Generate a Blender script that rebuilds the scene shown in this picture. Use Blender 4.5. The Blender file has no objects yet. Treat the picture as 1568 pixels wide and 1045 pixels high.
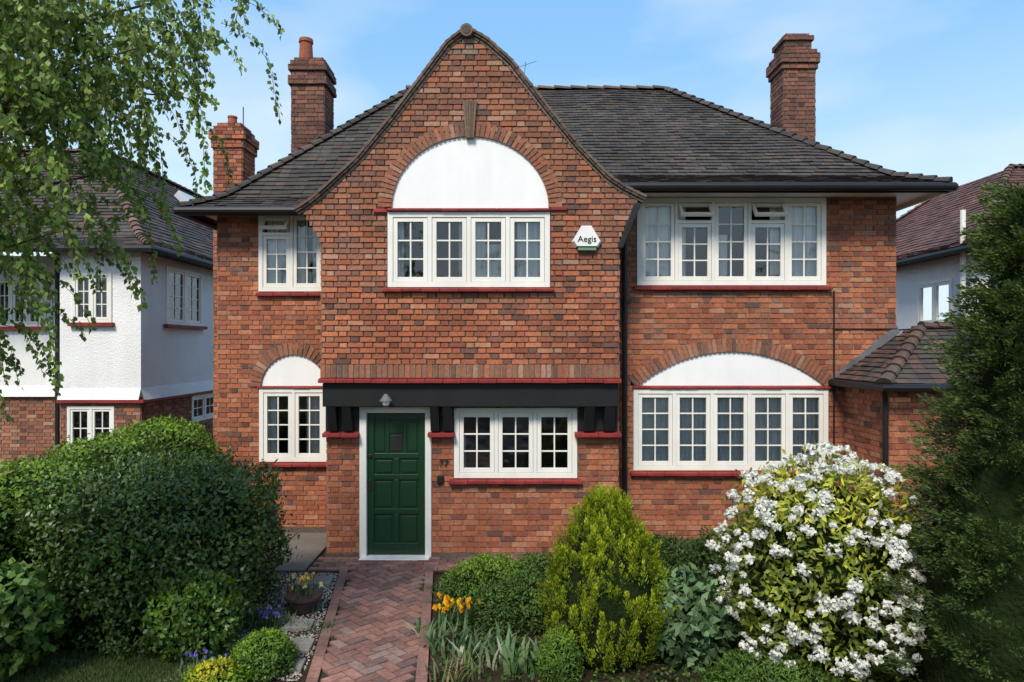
import bpy, math, random
import numpy as np
from mathutils import Vector, noise as mnoise
random.seed(7); rng=np.random.default_rng(7)
scene=bpy.context.scene
R=random.random
def U(a,b): return a+(b-a)*random.random()

# ------------------------------------------------------------------ helpers
def empty(name,loc=(0,0,0)):
    e=bpy.data.objects.new(name,None); scene.collection.objects.link(e); e.location=loc; return e

def mat_attr(name,rough=0.85,var=0.25,vscale=1.5,bscale=60,bstr=0.3,bdist=0.01,spec=0.3,transl=0.0,color=None,fine=0.0,fscale=40,metal=0.0,streak=0.0,patch=None):
    m=bpy.data.materials.new(name); m.use_nodes=True
    nt=m.node_tree; N=nt.nodes; L=nt.links
    bs=N['Principled BSDF']; out=N['Material Output']
    tc=N.new('ShaderNodeTexCoord')
    if color is None:
        a=N.new('ShaderNodeAttribute'); a.attribute_name='Col'; csrc=a.outputs['Color']
    else:
        a=N.new('ShaderNodeRGB'); a.outputs[0].default_value=(*color,1); csrc=a.outputs[0]
    def mul(src,scale,amt,det=4,sc=(1,1,1)):
        n=N.new('ShaderNodeTexNoise'); n.inputs['Scale'].default_value=scale; n.inputs['Detail'].default_value=det
        mpp=N.new('ShaderNodeMapping'); mpp.inputs['Scale'].default_value=sc
        L.new(tc.outputs['Object'],mpp.inputs[0]); L.new(mpp.outputs[0],n.inputs['Vector'])
        mr=N.new('ShaderNodeMapRange'); mr.inputs['From Min'].default_value=0.3; mr.inputs['From Max'].default_value=0.7
        mr.inputs['To Min'].default_value=1-amt; mr.inputs['To Max'].default_value=1+amt*0.6
        L.new(n.outputs['Fac'],mr.inputs['Value'])
        mx=N.new('ShaderNodeVectorMath'); mx.operation='SCALE'
        L.new(src,mx.inputs[0]); L.new(mr.outputs[0],mx.inputs['Scale'])
        return mx.outputs[0]
    c=csrc
    if var>0: c=mul(c,vscale,var)
    if fine>0: c=mul(c,fscale,fine,6)
    if streak>0: c=mul(c,5,streak,4,(1,1,0.12))
    for (pc,ps,pa,pb,pm) in (patch or []):
        n=N.new('ShaderNodeTexNoise'); n.inputs['Scale'].default_value=ps; n.inputs['Detail'].default_value=8; n.inputs['Roughness'].default_value=0.65
        L.new(tc.outputs['Object'],n.inputs['Vector'])
        mr=N.new('ShaderNodeMapRange'); mr.inputs['From Min'].default_value=pa; mr.inputs['From Max'].default_value=pb; mr.inputs['To Max'].default_value=pm
        L.new(n.outputs['Fac'],mr.inputs['Value'])
        mi=N.new('ShaderNodeMix'); mi.data_type='RGBA'; L.new(mr.outputs[0],mi.inputs['Factor']); L.new(c,mi.inputs['A']); mi.inputs['B'].default_value=(*pc,1); c=mi.outputs['Result']
    L.new(c,bs.inputs['Base Color'])
    bs.inputs['Roughness'].default_value=rough
    bs.inputs['Specular IOR Level'].default_value=spec
    bs.inputs['Metallic'].default_value=metal
    if bstr>0:
        n=N.new('ShaderNodeTexNoise'); n.inputs['Scale'].default_value=bscale; n.inputs['Detail'].default_value=5
        L.new(tc.outputs['Object'],n.inputs['Vector'])
        b=N.new('ShaderNodeBump'); b.inputs['Strength'].default_value=bstr; b.inputs['Distance'].default_value=bdist
        L.new(n.outputs['Fac'],b.inputs['Height']); L.new(b.outputs[0],bs.inputs['Normal'])
    if transl>0:
        t=N.new('ShaderNodeBsdfTranslucent'); L.new(c,t.inputs['Color'])
        mx=N.new('ShaderNodeMixShader'); mx.inputs[0].default_value=transl
        L.new(bs.outputs[0],mx.inputs[1]); L.new(t.outputs[0],mx.inputs[2]); L.new(mx.outputs[0],out.inputs['Surface'])
    return m

M_brick=mat_attr('brick',0.9,0.18,0.8,90,0.6,0.007,0.2,fine=0.25,fscale=28,streak=0.12,patch=[((0.36,0.26,0.19),1.7,0.60,0.78,0.30),((0.12,0.07,0.055),1.3,0.62,0.8,0.3)])
M_tile=mat_attr('roof_tile',0.75,0.30,0.9,50,0.4,0.01,0.35,fine=0.25,fscale=20,patch=[((0.080,0.078,0.045),2.2,0.55,0.75,0.45),((0.18,0.17,0.15),9,0.66,0.74,0.4)])
M_paint=mat_attr('white_paint',0.45,0.05,3,30,0.08,0.003,0.4,color=(0.80,0.785,0.72),streak=0.06)
M_render=mat_attr('roughcast',0.9,0.06,1.2,45,0.9,0.02,0.2,color=(0.84,0.84,0.82),streak=0.05)
M_smooth=mat_attr('smooth_render',0.85,0.04,1.5,35,0.4,0.006,0.2,color=(0.84,0.84,0.83),streak=0.04)
M_black=mat_attr('black_paint',0.5,0.2,4,25,0.25,0.004,0.35,color=(0.012,0.012,0.013))
M_red=mat_attr('red_paint',0.6,0.3,5,40,0.3,0.004,0.3,color=(0.25,0.030,0.028),fine=0.2)
M_green=mat_attr('green_paint',0.35,0.08,3,20,0.08,0.003,0.5,color=(0.005,0.036,0.013))
M_dark=mat_attr('dark_room',0.95,0.3,2,10,0,color=(0.05,0.045,0.04))
M_curt=mat_attr('curtain',0.95,0.12,3,60,0.2,0.003,0.1,color=(0.78,0.78,0.76))
M_lead=mat_attr('lead',0.6,0.3,6,20,0.3,0.004,0.4,color=(0.12,0.13,0.14))
M_leaf=mat_attr('leaf',0.55,0.25,1.2,20,0,transl=0.28,spec=0.35)
M_leafg=mat_attr('leaf_glossy',0.4,0.25,1.2,20,0,transl=0.14,spec=0.45)
M_petal=mat_attr('petal',0.7,0.0,1,20,0,transl=0.25,spec=0.2)
M_bark=mat_attr('bark',0.9,0.4,6,30,0.7,0.01,0.2,color=(0.09,0.07,0.055))
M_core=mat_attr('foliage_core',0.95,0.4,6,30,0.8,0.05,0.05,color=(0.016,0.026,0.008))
M_soil=mat_attr('soil',0.95,0.5,2.5,25,0.9,0.03,0.1,color=(0.045,0.032,0.02),fine=0.4,fscale=30)
M_pave=mat_attr('paver',0.85,0.3,2.2,70,0.4,0.005,0.25,fine=0.25,fscale=25,patch=[((0.10,0.09,0.075),2.5,0.55,0.75,0.5)])
M_gen=mat_attr('painted_metal',0.5,0.1,3,20,0.05,0.002,0.4)

def glass_mat():
    m=bpy.data.materials.new('window_glass'); m.use_nodes=True
    nt=m.node_tree; N=nt.nodes; L=nt.links; N.clear()
    out=N.new('ShaderNodeOutputMaterial'); tr=N.new('ShaderNodeBsdfTransparent'); gl=N.new('ShaderNodeBsdfGlossy')
    tr.inputs[0].default_value=(0.95,0.97,0.96,1); gl.inputs['Roughness'].default_value=0.02; gl.inputs['Color'].default_value=(0.9,0.95,1,1)
    fr=N.new('ShaderNodeFresnel'); fr.inputs[0].default_value=1.5
    ad=N.new('ShaderNodeMath'); ad.operation='ADD'; ad.inputs[1].default_value=0.05; L.new(fr.outputs[0],ad.inputs[0])
    tc=N.new('ShaderNodeTexCoord'); n=N.new('ShaderNodeTexNoise'); n.inputs['Scale'].default_value=2.5; L.new(tc.outputs['Object'],n.inputs['Vector'])
    b=N.new('ShaderNodeBump'); b.inputs['Strength'].default_value=0.6; b.inputs['Distance'].default_value=0.03
    L.new(n.outputs['Fac'],b.inputs['Height']); L.new(b.outputs[0],gl.inputs['Normal'])
    mx=N.new('ShaderNodeMixShader'); L.new(ad.outputs[0],mx.inputs[0]); L.new(tr.outputs[0],mx.inputs[1]); L.new(gl.outputs[0],mx.inputs[2])
    L.new(mx.outputs[0],out.inputs[0]); return m
M_glass=glass_mat()

class MB:
    def __init__(s): s.v=[]; s.f=[]; s.c=[]
    def poly(s,pts,col=(1,1,1)):
        i=len(s.v); s.v.extend([tuple(p) for p in pts]); s.f.append(tuple(range(i,i+len(pts)))); s.c.append(col)
    def hexa(s,p,col=(1,1,1),back=True):
        i=len(s.v); s.v.extend([tuple(q) for q in p])
        F=[(0,1,2,3),(0,4,5,1),(1,5,6,2),(2,6,7,3),(3,7,4,0)]
        if back: F.append((7,6,5,4))
        for f in F: s.f.append(tuple(i+k for k in f)); s.c.append(col)
    def box(s,x0,x1,y0,y1,z0,z1,col=(1,1,1)):
        s.hexa([(x0,y0,z0),(x1,y0,z0),(x1,y0,z1),(x0,y0,z1),(x0,y1,z0),(x1,y1,z0),(x1,y1,z1),(x0,y1,z1)],col)
    def obj(s,name,mat,parent=None,bevel=0,smooth=False):
        me=bpy.data.meshes.new(name); me.from_pydata(s.v,[],s.f)
        ca=me.color_attributes.new('Col','FLOAT_COLOR','CORNER')
        cnt=[len(f) for f in s.f]
        arr=np.ones((sum(cnt),4),dtype=np.float32); arr[:,:3]=np.repeat(np.array([c[:3] for c in s.c],dtype=np.float32),cnt,axis=0)
        ca.data.foreach_set('color',arr.ravel())
        me.materials.append(mat)
        if smooth: me.polygons.foreach_set('use_smooth',[True]*len(s.f))
        me.update()
        o=bpy.data.objects.new(name,me); scene.collection.objects.link(o)
        if parent: o.parent=parent
        if bevel>0:
            b=o.modifiers.new('b','BEVEL'); b.width=bevel; b.segments=2; b.limit_method='ANGLE'
        return o

def tube(mb,pts,r,n=8,col=(1,1,1)):
    pts=[Vector(p) for p in pts]
    if not hasattr(r,'__len__'): r=[r]*len(pts)
    rings=[]
    for i,p in enumerate(pts):
        d=(pts[min(i+1,len(pts)-1)]-pts[max(i-1,0)]).normalized()
        a=d.cross(Vector((0,0,1)));
        if a.length<0.05: a=d.cross(Vector((1,0,0)))
        a.normalize(); b=d.cross(a)
        rings.append([p+(a*math.cos(2*math.pi*k/n)+b*math.sin(2*math.pi*k/n))*r[i] for k in range(n)])
    i0=len(mb.v)
    for rg in rings: mb.v.extend([tuple(q) for q in rg])
    for i in range(len(rings)-1):
        for k in range(n):
            a=i0+i*n+k; b=i0+i*n+(k+1)%n
            mb.f.append((a,b,b+n,a+n)); mb.c.append(col)
    mb.f.append(tuple(i0+k for k in range(n))); mb.c.append(col)
    e=i0+(len(rings)-1)*n
    mb.f.append(tuple(e+k for k in range(n))); mb.c.append(col)

# ------------------------------------------------------------------ brickwork
def front(Y): return lambda u,z,d:(u,Y-d,z)
def sideR(X): return lambda u,z,d:(X+d,u,z)
def sideL(X): return lambda u,z,d:(X-d,u,z)
ORANGE=[((0.41,0.138,0.070),3),((0.47,0.170,0.086),2.5),((0.36,0.118,0.064),3),((0.28,0.098,0.060),1.4),((0.46,0.205,0.12),1),((0.17,0.085,0.065),0.5)]
BROWN=[((0.31,0.135,0.083),3),((0.36,0.160,0.098),3),((0.27,0.118,0.076),2.5),((0.21,0.105,0.076),1.3),((0.41,0.225,0.15),1.0),((0.16,0.092,0.070),0.5),((0.38,0.138,0.074),1.6)]
DARKB=[((0.18,0.088,0.066),3),((0.22,0.105,0.076),3),((0.14,0.078,0.062),2),((0.28,0.12,0.08),1)]
def pick(p):
    t=U(0,sum(w for _,w in p))
    for c,w in p:
        t-=w
        if t<=0: break
    k=U(0.88,1.12); return (c[0]*k,c[1]*k,c[2]*k)
def intervals(a,b,holes,z):
    iv=[(a,b)]
    for h in holes:
        r=h(z)
        if r is None: continue
        n=[]
        for (p,q) in iv:
            if r[1]<=p or r[0]>=q: n.append((p,q)); continue
            if r[0]>p: n.append((p,r[0]))
            if r[1]<q: n.append((r[1],q))
        iv=n
    return iv
def rect(x0,x1,z0,z1): return lambda z:(x0,x1) if z0<z<z1 else None
def ell(cx,zs,a,b,g=0.09): 
    a+=g; b+=g
    def f(z):
        if zs<=z<zs+b: w=a*math.sqrt(max(0,1-((z-zs)/b)**2)); return (cx-w,cx+w)
    return f
def seg(cx,zs,hw,rise,g=0.10):
    Rr=(hw*hw+rise*rise)/(2*rise); cz=zs+rise-Rr; Rr+=g
    def f(z):
        if zs<=z<cz+Rr: w=math.sqrt(max(0,Rr*Rr-(z-cz)**2)); return (cx-w,cx+w)
    return f
def bricks(mb,f,z0,z1,rows,pal,mortar,ch=0.075,proud=0.011,u0=0.0,palfn=None,g0=0.0068):
    n=int(math.ceil((z1-z0)/ch-1e-6)); per=0.3375
    for i in range(n):
        za=z0+i*ch; zb=min(za+ch,z1); zc=(za+zb)/2
        for (ua,ub) in rows(zc):
            if ub-ua<0.02: continue
            k=U(0.85,1.12); mb.poly([f(ua,za,0),f(ub,za,0),f(ub,zb,0),f(ua,zb,0)],(mortar[0]*k,mortar[1]*k,mortar[2]*k))
            off=u0+(0.16875 if i%2 else 0)+U(-.008,.008)
            k0=int(math.floor((ua-off)/per))-1; u=off+k0*per
            while u<ub:
                for w,hd in ((0.225,0),(0.1125,1)):
                    a=max(u,ua); b=min(u+w,ub); u+=w
                    if b-a<0.03: continue
                    p=palfn(zc,(a+b)/2) if palfn else pal
                    c=pick(p)
                    if hd and R()<0.2: c=(c[0]*0.65,c[1]*0.68,c[2]*0.74)
                    g=g0; j=U(-0.0025,0.0025); pr=proud+U(-0.003,0.004); t1=U(-0.002,0.002)
                    A,B,C,D=a+g+U(0,.003),b-g-U(0,.003),za+g+j,zb-g+j
                    mb.hexa([f(A,C+t1,pr),f(B,C-t1,pr),f(B,D-t1,pr),f(A,D+t1,pr),f(A-.002,C-.002,0.0),f(B+.002,C-.002,0.0),f(B+.002,D+.002,0.0),f(A-.002,D+.002,0.0)],c,back=False)
def ring(mb,f,inner,outer,n,pal,mortar,d0=0.006,pr=0.018):
    for i in range(n):
        a=i/n; b=(i+1)/n; e=0.11/n
        p=[inner(a),inner(b),outer(b),outer(a)]
        mb.poly([f(q[0],q[1],d0) for q in p],mortar)
        e1=e+U(0,.04)/n
        p=[inner(a+e),inner(b-e1),outer(b-e1),outer(a+e)]
        c=pick(pal); q=pr+U(-.002,.003)
        mb.hexa([f(*s,q) for s in p]+[f(*s,0) for s in p],c,back=False)
def arc_fns(cx,zs,hw,rise,th):
    Rr=(hw*hw+rise*rise)/(2*rise); cz=zs+rise-Rr; a0=math.atan2(zs-cz,hw); a1=math.pi-a0
    def mk(r): return lambda t:(cx+r*math.cos(a0+(a1-a0)*t),cz+r*math.sin(a0+(a1-a0)*t))
    return mk(Rr),mk(Rr+th)
def soldier(mb,f,ua,ub,z0,z1,pal,mortar,w=0.075,d0=0.006,pr=0.02):
    n=int(round((ub-ua)/w))
    ring(mb,f,lambda t:(ua+(ub-ua)*t,z0),lambda t:(ua+(ub-ua)*t,z1),n,pal,mortar,d0,pr)

# ------------------------------------------------------------------ windows
def window(house,tag,Y,x0,x1,z0,z1,nl,cols,rows,vents=(),fw=0.055,curt=None,sw=0.056,mw=0.05):
    fr=MB(); gl=MB(); cu=MB(); rm=MB()
    ya,yb=Y-0.025,Y+0.06
    fr.box(x0,x0+fw,ya,yb,z0,z1); fr.box(x1-fw,x1,ya,yb,z0,z1)
    fr.box(x0+fw,x1-fw,ya+0.001,yb,z0,z0+fw); fr.box(x0+fw,x1-fw,ya+0.001,yb,z1-fw,z1)
    iw=(x1-x0-2*fw); lw=(iw-(nl-1)*mw)/nl
    for i in range(nl):
        a=x0+fw+i*(lw+mw); b=a+lw
        if i<nl-1: fr.box(b,b+mw,ya+0.002,yb,z0+fw,z1-fw)
        za,zb=z0+fw,z1-fw
        def sash(a,b,za,zb,nc,nr,y0=None,tilt=None,sw=sw):
            ys=Y-0.012; ye=Y+0.035
            m=MB() if tilt else fr; g=MB() if tilt else gl
            e=0.004
            m.box(a+e,a+sw,ys,ye,za+e,zb-e); m.box(b-sw,b-e,ys,ye,za+e,zb-e)
            m.box(a+sw,b-sw,ys+.001,ye,za+e,za+sw+0.006); m.box(a+sw,b-sw,ys+.001,ye,zb-sw,zb-e)
            bw=0.02
            for k in range(1,nc):
                c=a+sw+(b-a-2*sw)*k/nc; m.box(c-bw/2,c+bw/2,Y+0.004,Y+0.032,za+sw,zb-sw)
            for k in range(1,nr):
                c=za+sw+(zb-za-2*sw)*k/nr; m.box(a+sw,b-sw,Y+0.007,Y+0.030,c-bw/2,c+bw/2)
            tx,tz=U(-.003,.003),U(-.003,.003)
            g.poly([(a+sw,Y+0.018+tx+tz,za+sw),(b-sw,Y+0.018-tx+tz,za+sw),(b-sw,Y+0.018-tx-tz,zb-sw),(a+sw,Y+0.018+tx-tz,zb-sw)])
            if tilt:
                ca,sa=math.cos(tilt),math.sin(tilt); hy,hz=Y-0.02,zb
                for M in (m,g):
                    nv=[]
                    for (x,y,z) in M.v:
                        dy,dz=y-hy,z-hz
                        nv.append((x,hy+dy*ca+dz*sa,hz-dy*sa+dz*ca))
                    M.v=nv
                m.obj(tag+'_vent_sash',M_paint,house,0.003); g.obj(tag+'_vent_glass',M_glass,house)
        if i in vents:
            zt=zb-(zb-za)*0.27
            fr.box(a,b,ya+0.003,yb,zt,zt+mw)
            sash(a,b,za,zt,cols,rows-1)
            sash(a,b,zt+mw,zb,1,1,tilt=math.radians(40),sw=0.045)
        else: sash(a,b,za,zb,cols,rows)
        kind=curt[i] if curt else None
        if kind:
            for (s0,s1,t0,t1) in kind:
                ca_,cb_=a-0.02+(lw+0.04)*s0,a-0.02+(lw+0.04)*s1; n=max(6,int((cb_-ca_)/0.008)); ph=U(0,6); fq=U(75,100)
                zz0,zz1=za+(zb-za)*t0-0.02*(t0==0),za+(zb-za)*t1
                prev=None
                for k in range(n+1):
                    x=ca_+(cb_-ca_)*k/n; y=Y+0.088+0.013*math.sin(x*fq+ph)+0.007*math.sin(x*31+ph)
                    if prev: cu.poly([(prev[0],prev[1],zz0),(x,y,zz0),(x,y,zz1),(prev[0],prev[1],zz1)])
                    prev=(x,y)
    a,b=x0+0.01,x1-0.01; D=Y+0.9
    rm.poly([(a,D,z0),(b,D,z0),(b,D,z1),(a,D,z1)]); rm.poly([(a,yb,z0+.01),(b,yb,z0+.01),(b,D,z0+.01),(a,D,z0+.01)])
    rm.poly([(a,yb,z1-.01),(b,yb,z1-.01),(b,D,z1-.01),(a,D,z1-.01)]); rm.poly([(a,yb,z0),(a,D,z0),(a,D,z1),(a,yb,z1)]); rm.poly([(b,yb,z0),(b,D,z0),(b,D,z1),(b,yb,z1)])
    obs=[fr.obj(tag+'_window_frame',M_paint,house,0.003),gl.obj(tag+'_window_glass',M_glass,house),rm.obj(tag+'_room',M_dark,house)]
    if cu.v: obs.append(cu.obj(tag+'_curtain',M_curt,house,smooth=True))
    return obs

# ------------------------------------------------------------------ roofs
def lerp(a,b,t): return tuple(a[i]+(b[i]-a[i])*t for i in range(3))
def bell(t): return 0.55*t if t<0.16 else 0.088+(t-0.16)*(0.912/0.84)
def slope(mb,eL,eR,tL,tR,pal,gauge=0.105,tw=0.165,prof=bell,detail=True,lift=0.022):
    H=tL[2]-eL[2]
    def P(s,t):
        a=lerp(eL,tL,t); b=lerp(eR,tR,t); p=lerp(a,b,s)
        sag=0.022*mnoise.noise(Vector((p[0]*.9,p[1]*.9,p[2]*.9)))
        return Vector((p[0],p[1],eL[2]+(lerp(eL,eR,s)[2]-eL[2])+H*prof(t)+sag))
    run=(Vector(lerp(tL,tR,.5))-Vector(lerp(eL,eR,.5)))
    nrm=(Vector(eR)-Vector(eL)).cross(Vector((run.x,run.y,H))).normalized()
    if nrm.z<0: nrm=-nrm
    ed=(Vector(eR)-Vector(eL)).normalized(); rv=Vector(tL)-Vector(eL); rv=rv-ed*rv.dot(ed); Ln=rv.length
    nc=max(2,int(Ln/gauge))
    for i in range(nc):
        t0=i/nc; t1=min(1,(i+1.12)/nc)
        a0,b0=P(0,t0),P(1,t0); w=(b0-a0).length; a1,b1=P(0,t1),P(1,t1)
        if w<0.05: continue
        mb.poly([a0-nrm*.02,b0-nrm*.02,b1-nrm*.02,a1-nrm*.02],(0.02,0.018,0.017))
        x=-(tw/2 if i%2 else 0)-R()*0.01
        while x<w:
            s0=max(0,x+0.002)/w; s1=min(w,x+tw-0.002)/w; x+=tw
            if s1-s0<=0.01/w: continue
            dv_=P(0.5,t1)-P(0.5,t0)
            l0,l1=P(s0,t0),P(s1,t0); 
            q=dv_-ed*dv_.dot(ed); u0,u1=l0+q,l1+q
            wa=(a1-a0).dot(ed); wb=(b1-a0).dot(ed)
            for nm in (0,1):
                q=(u0,u1)[nm]; dd=(q-a0).dot(ed); dc=min(max(dd,wa),wb); q2=q+ed*(dc-dd)
                if nm==0: u0=q2
                else: u1=q2
            j=lift+U(-0.004,0.009); j2=j+U(-0.005,0.005); c=pick(pal)
            h0,h1=l0+nrm*j,l1+nrm*j2
            mb.poly([h0,h1,u1+nrm*0.006,u0+nrm*0.006],c)
            mb.poly([l0,l1,h1,h0],(c[0]*.7,c[1]*.7,c[2]*.7))
def hiptiles(mb,p0,p1,pal,prof=bell,r=0.09,n=None,step=0.2):
    p0=Vector(p0);p1=Vector(p1); L=(p1-p0).length; n=n or int(L/step)
    H=p1.z-p0.z
    def P(t): q=p0.lerp(p1,t); q.z=p0.z+H*(prof(t) if prof else t); return q
    for i in range(n):
        a=P(i/n); b=P(min(1,(i+1.1)/n)); d=(b-a).normalized(); s=d.cross(Vector((0,0,1))).normalized(); u=s.cross(d)
        c=pick(pal); ra,rb=r*1.1,r*0.85; A=[];B=[]
        for k in range(6):
            an=math.pi*k/5
            A.append(a+s*ra*math.cos(an)+u*(ra*0.75*math.sin(an)+0.01)); B.append(b+s*rb*math.cos(an)+u*(rb*0.75*math.sin(an)-0.005))
        for k in range(5): mb.poly([A[k],A[k+1],B[k+1],B[k]],c)
        mb.poly(A,(c[0]*.6,c[1]*.6,c[2]*.6))
TILE=[((0.060,0.051,0.046),4),((0.072,0.060,0.053),3),((0.052,0.046,0.042),3),((0.090,0.064,0.050),1.5),((0.085,0.078,0.070),0.8),((0.062,0.058,0.042),0.9)]
TILER=[((0.12,0.070,0.054),3),((0.10,0.062,0.050),3),((0.14,0.076,0.057),1.5),((0.08,0.060,0.050),3)]
RIDGE=[((0.17,0.095,0.065),2),((0.14,0.11,0.085),2),((0.10,0.075,0.06),1)]

# =================================================================== MAIN HOUSE
house=empty('brick_house')
YJ,YP,YM,YL=9.087,9.33,9.905,10.52
mb=MB()
gl_=[(-2.54,2.41),(-2.54,4.25),(-2.60,4.38),(-2.68,4.5),(-2.77,4.66),(-2.79,4.71),(-2.643,4.81),(-2.47,4.96),(-2.035,5.36),(-1.6,5.88),(-1.165,6.45),(-.83,6.90),(-.60,7.07)]
gr_=[(1.426,2.41),(1.426,4.29),(1.48,4.42),(1.56,4.6),(1.66,4.78),(1.69,4.87),(1.487,4.97),(1.27,5.11),(.835,5.55),(.4,6.09),(-.035,6.65),(-.36,6.94),(-.60,7.07)]
def px_at(pl,z):
    for (a,b) in zip(pl,pl[1:]):
        if a[1]<=z<=b[1] and b[1]>a[1]: return a[0]+(b[0]-a[0])*(z-a[1])/(b[1]-a[1])
    return pl[-1][0]
GH=[rect(-1.652,0.504,3.683,4.743),ell(-0.557,4.743,1.043,0.948)]
def g_rows(z): return intervals(px_at(gl_,z)+ (0.02 if z>4.9 else 0),px_at(gr_,z)-(0.02 if z>4.9 else 0),GH,z)
MORT_D=(0.15,0.12,0.10); MORT_L=(0.25,0.20,0.16); TAN=[((0.32,0.25,0.18),1),((0.26,0.195,0.14),1)]; KEY=[((0.20,0.14,0.10),1),((0.16,0.11,0.08),1)]
def pn(z,u,s=1.1): return mnoise.noise(Vector((u*s+5,z*s*1.6+3,0.7)))
def gpal(z,u):
    if z>6.78 and abs(u+0.6)<(7.02-z)*0.75: return TAN
    k=(z-3.2)/1.5+U(-.5,.5)+pn(z,u)*1.0
    return BROWN if k>0.4 else ORANGE
bricks(mb,front(YJ),2.656,7.03,g_rows,BROWN,MORT_D,palfn=gpal,ch=0.0735,proud=0.018,g0=0.008)
soldier(mb,front(YJ),-2.55,1.436,2.48,2.656,BROWN,MORT_L)
ring(mb,front(YJ),lambda t:(-0.557+1.043*math.cos(math.pi*t),4.743+0.948*math.sin(math.pi*t)),
     lambda t:(-0.557+1.225*math.cos(math.pi*t),4.743+1.13*math.sin(math.pi*t)),52,BROWN,MORT_L,pr=0.022)
for k in range(5):
    a=-0.055+k*0.022; b=a+0.019; A=-0.095+k*0.038; B=A+0.034
    f=front(YJ); p=[(-.557+a,5.66),(-.557+b,5.66),(-.557+B,6.15),(-.557+A,6.15)]
    mb.hexa([f(*q,0.06) for q in p]+[f(*q,0) for q in p],pick(KEY))
bricks(mb,sideR(1.426),2.41,4.9,lambda z:[(YJ,YM)],BROWN,MORT_D)
bricks(mb,sideL(-2.54),2.41,4.7,lambda z:[(YJ,YL)],BROWN,MORT_D)
MH=[rect(1.81,4.55,3.78,5.3),rect(1.76,4.58,1.10,2.30),seg(3.18,2.30,1.38,0.52)]
def mpal(z,u): return BROWN if (z-3.6)*0.5+U(-.5,.5)+pn(z,u)*1.1>0.15 else ORANGE
bricks(mb,front(YM),0,5.17,lambda z:intervals(1.43,5.57,MH,z),ORANGE,MORT_L,palfn=mpal)
i_,o_=arc_fns(3.18,2.30,1.38,0.52,0.19); ring(mb,front(YM),i_,o_,44,BROWN,MORT_L,pr=0.022)
bricks(mb,sideR(5.57),0,5.17,lambda z:[(YM,15.6)],ORANGE,MORT_L)
LH=[rect(-3.90,-2.89,3.74,5.2),rect(-3.89,-2.84,1.12,2.27),ell(-3.365,2.27,0.5,0.5)]
bricks(mb,front(YL),0,5.0,lambda z:intervals(-4.54,-2.5,LH,z),ORANGE,MORT_L,palfn=mpal)
ring(mb,front(YL),lambda t:(-3.365+0.5*math.cos(math.pi*t),2.27+0.5*math.sin(math.pi*t)),lambda t:(-3.365+0.68*math.cos(math.pi*t),2.27+0.68*math.sin(math.pi*t)),24,BROWN,MORT_L,pr=0.022)
bricks(mb,sideL(-4.54),0,5.0,lambda z:[(YL,15.6)],ORANGE,MORT_L)
PH=[rect(-2.08,-1.10,-1,2.05),rect(-0.79,0.89,1.10,2.5)]
bricks(mb,front(YP),0,2.3,lambda z:intervals(-2.53,1.45,PH,z),ORANGE,MORT_L,palfn=mpal)
bricks(mb,sideR(1.45),0,2.41,lambda z:[(YP,YM)],ORANGE,MORT_L)
bricks(mb,sideL(-2.53),0,2.41,lambda z:[(YP,YL)],ORANGE,MORT_L)
mb.box(-1.10,1.47,YP-0.035,YP-0.002,-0.05,0.07,(0.16,0.12,0.09)); mb.box(-2.55,-2.08,YP-0.035,YP-0.002,-0.05,0.07,(0.13,0.1,0.08))
mb.box(1.47,5.6,YM-0.03,YM-0.002,-0.05,0.12,(0.17,0.12,0.09)); mb.box(-4.56,-2.56,YL-0.03,YL-0.002,-0.05,0.12,(0.13,0.1,0.08))
mb.obj('walls',M_brick,house)
b=MB(); b.box(-4.5,5.53,15.58,15.7,0,5.1,(0.3,0.12,0.07)); b.obj('rear_wall',M_brick,house)

w=MB()
w.poly([(-0.557+1.06*math.cos(math.pi*k/40),YJ+0.012,4.735+0.965*math.sin(math.pi*k/40)) for k in range(41)])
i_,o_=arc_fns(3.18,2.30,1.38,0.52,0.02)
w.poly([(o_(k/30)[0],YM+0.012,o_(k/30)[1]) for k in range(31)])
w.poly([(-3.365+0.51*math.cos(math.pi*k/30),YL+0.012,2.26+0.51*math.sin(math.pi*k/30)) for k in range(31)])
w.obj('arch_panels',M_smooth,house)

full=[(0,1,0,1)]
window(house,'gable',YJ,-1.652,0.504,3.683,4.683,4,2,3,curt=[[(0.0,0.3,0,1)],[(0.74,1,0,1)],[(0,.42,0,1),(.42,1,0,.6)],[(0.22,1,0,1)]],fw=0.07,sw=0.06,mw=0.055)
window(house,'right_wing_upper',YM,1.81,4.55,3.78,5.05,5,2,4,vents=(1,3),curt=[full,[(0,.3,0,1)],[(.1,.45,0,.6)],[(.62,1,0,1)],[(.1,1,0,1)]],fw=0.07)
window(house,'right_wing_lower',YM,1.76,4.58,1.10,2.28,5,2,4,curt=[[(0,1,0,.97)],[(0,.9,0,.97)],[(0.05,.97,0,.93)],[(.06,1,0,.97)],[(0,1,0,.97)]],fw=0.07)
window(house,'left_wing_upper',YL,-3.90,-2.89,3.74,4.96,2,2,4,vents=(0,),curt=[[(.1,.9,0,1)],[(0,.4,0,1),(.65,1,0,1)]],fw=0.065)
window(house,'left_wing_lower',YL,-3.89,-2.84,1.12,2.25,2,2,4,curt=[[(.0,.45,0,1)],[(.35,1,0,1)]],fw=0.065)
window(house,'porch',YP,-0.79,0.89,1.10,2.06,3,2,3,curt=[[(0,.2,0,.6)],None,[(.85,1,0,1)]],fw=0.07,sw=0.06,mw=0.05)

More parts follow.
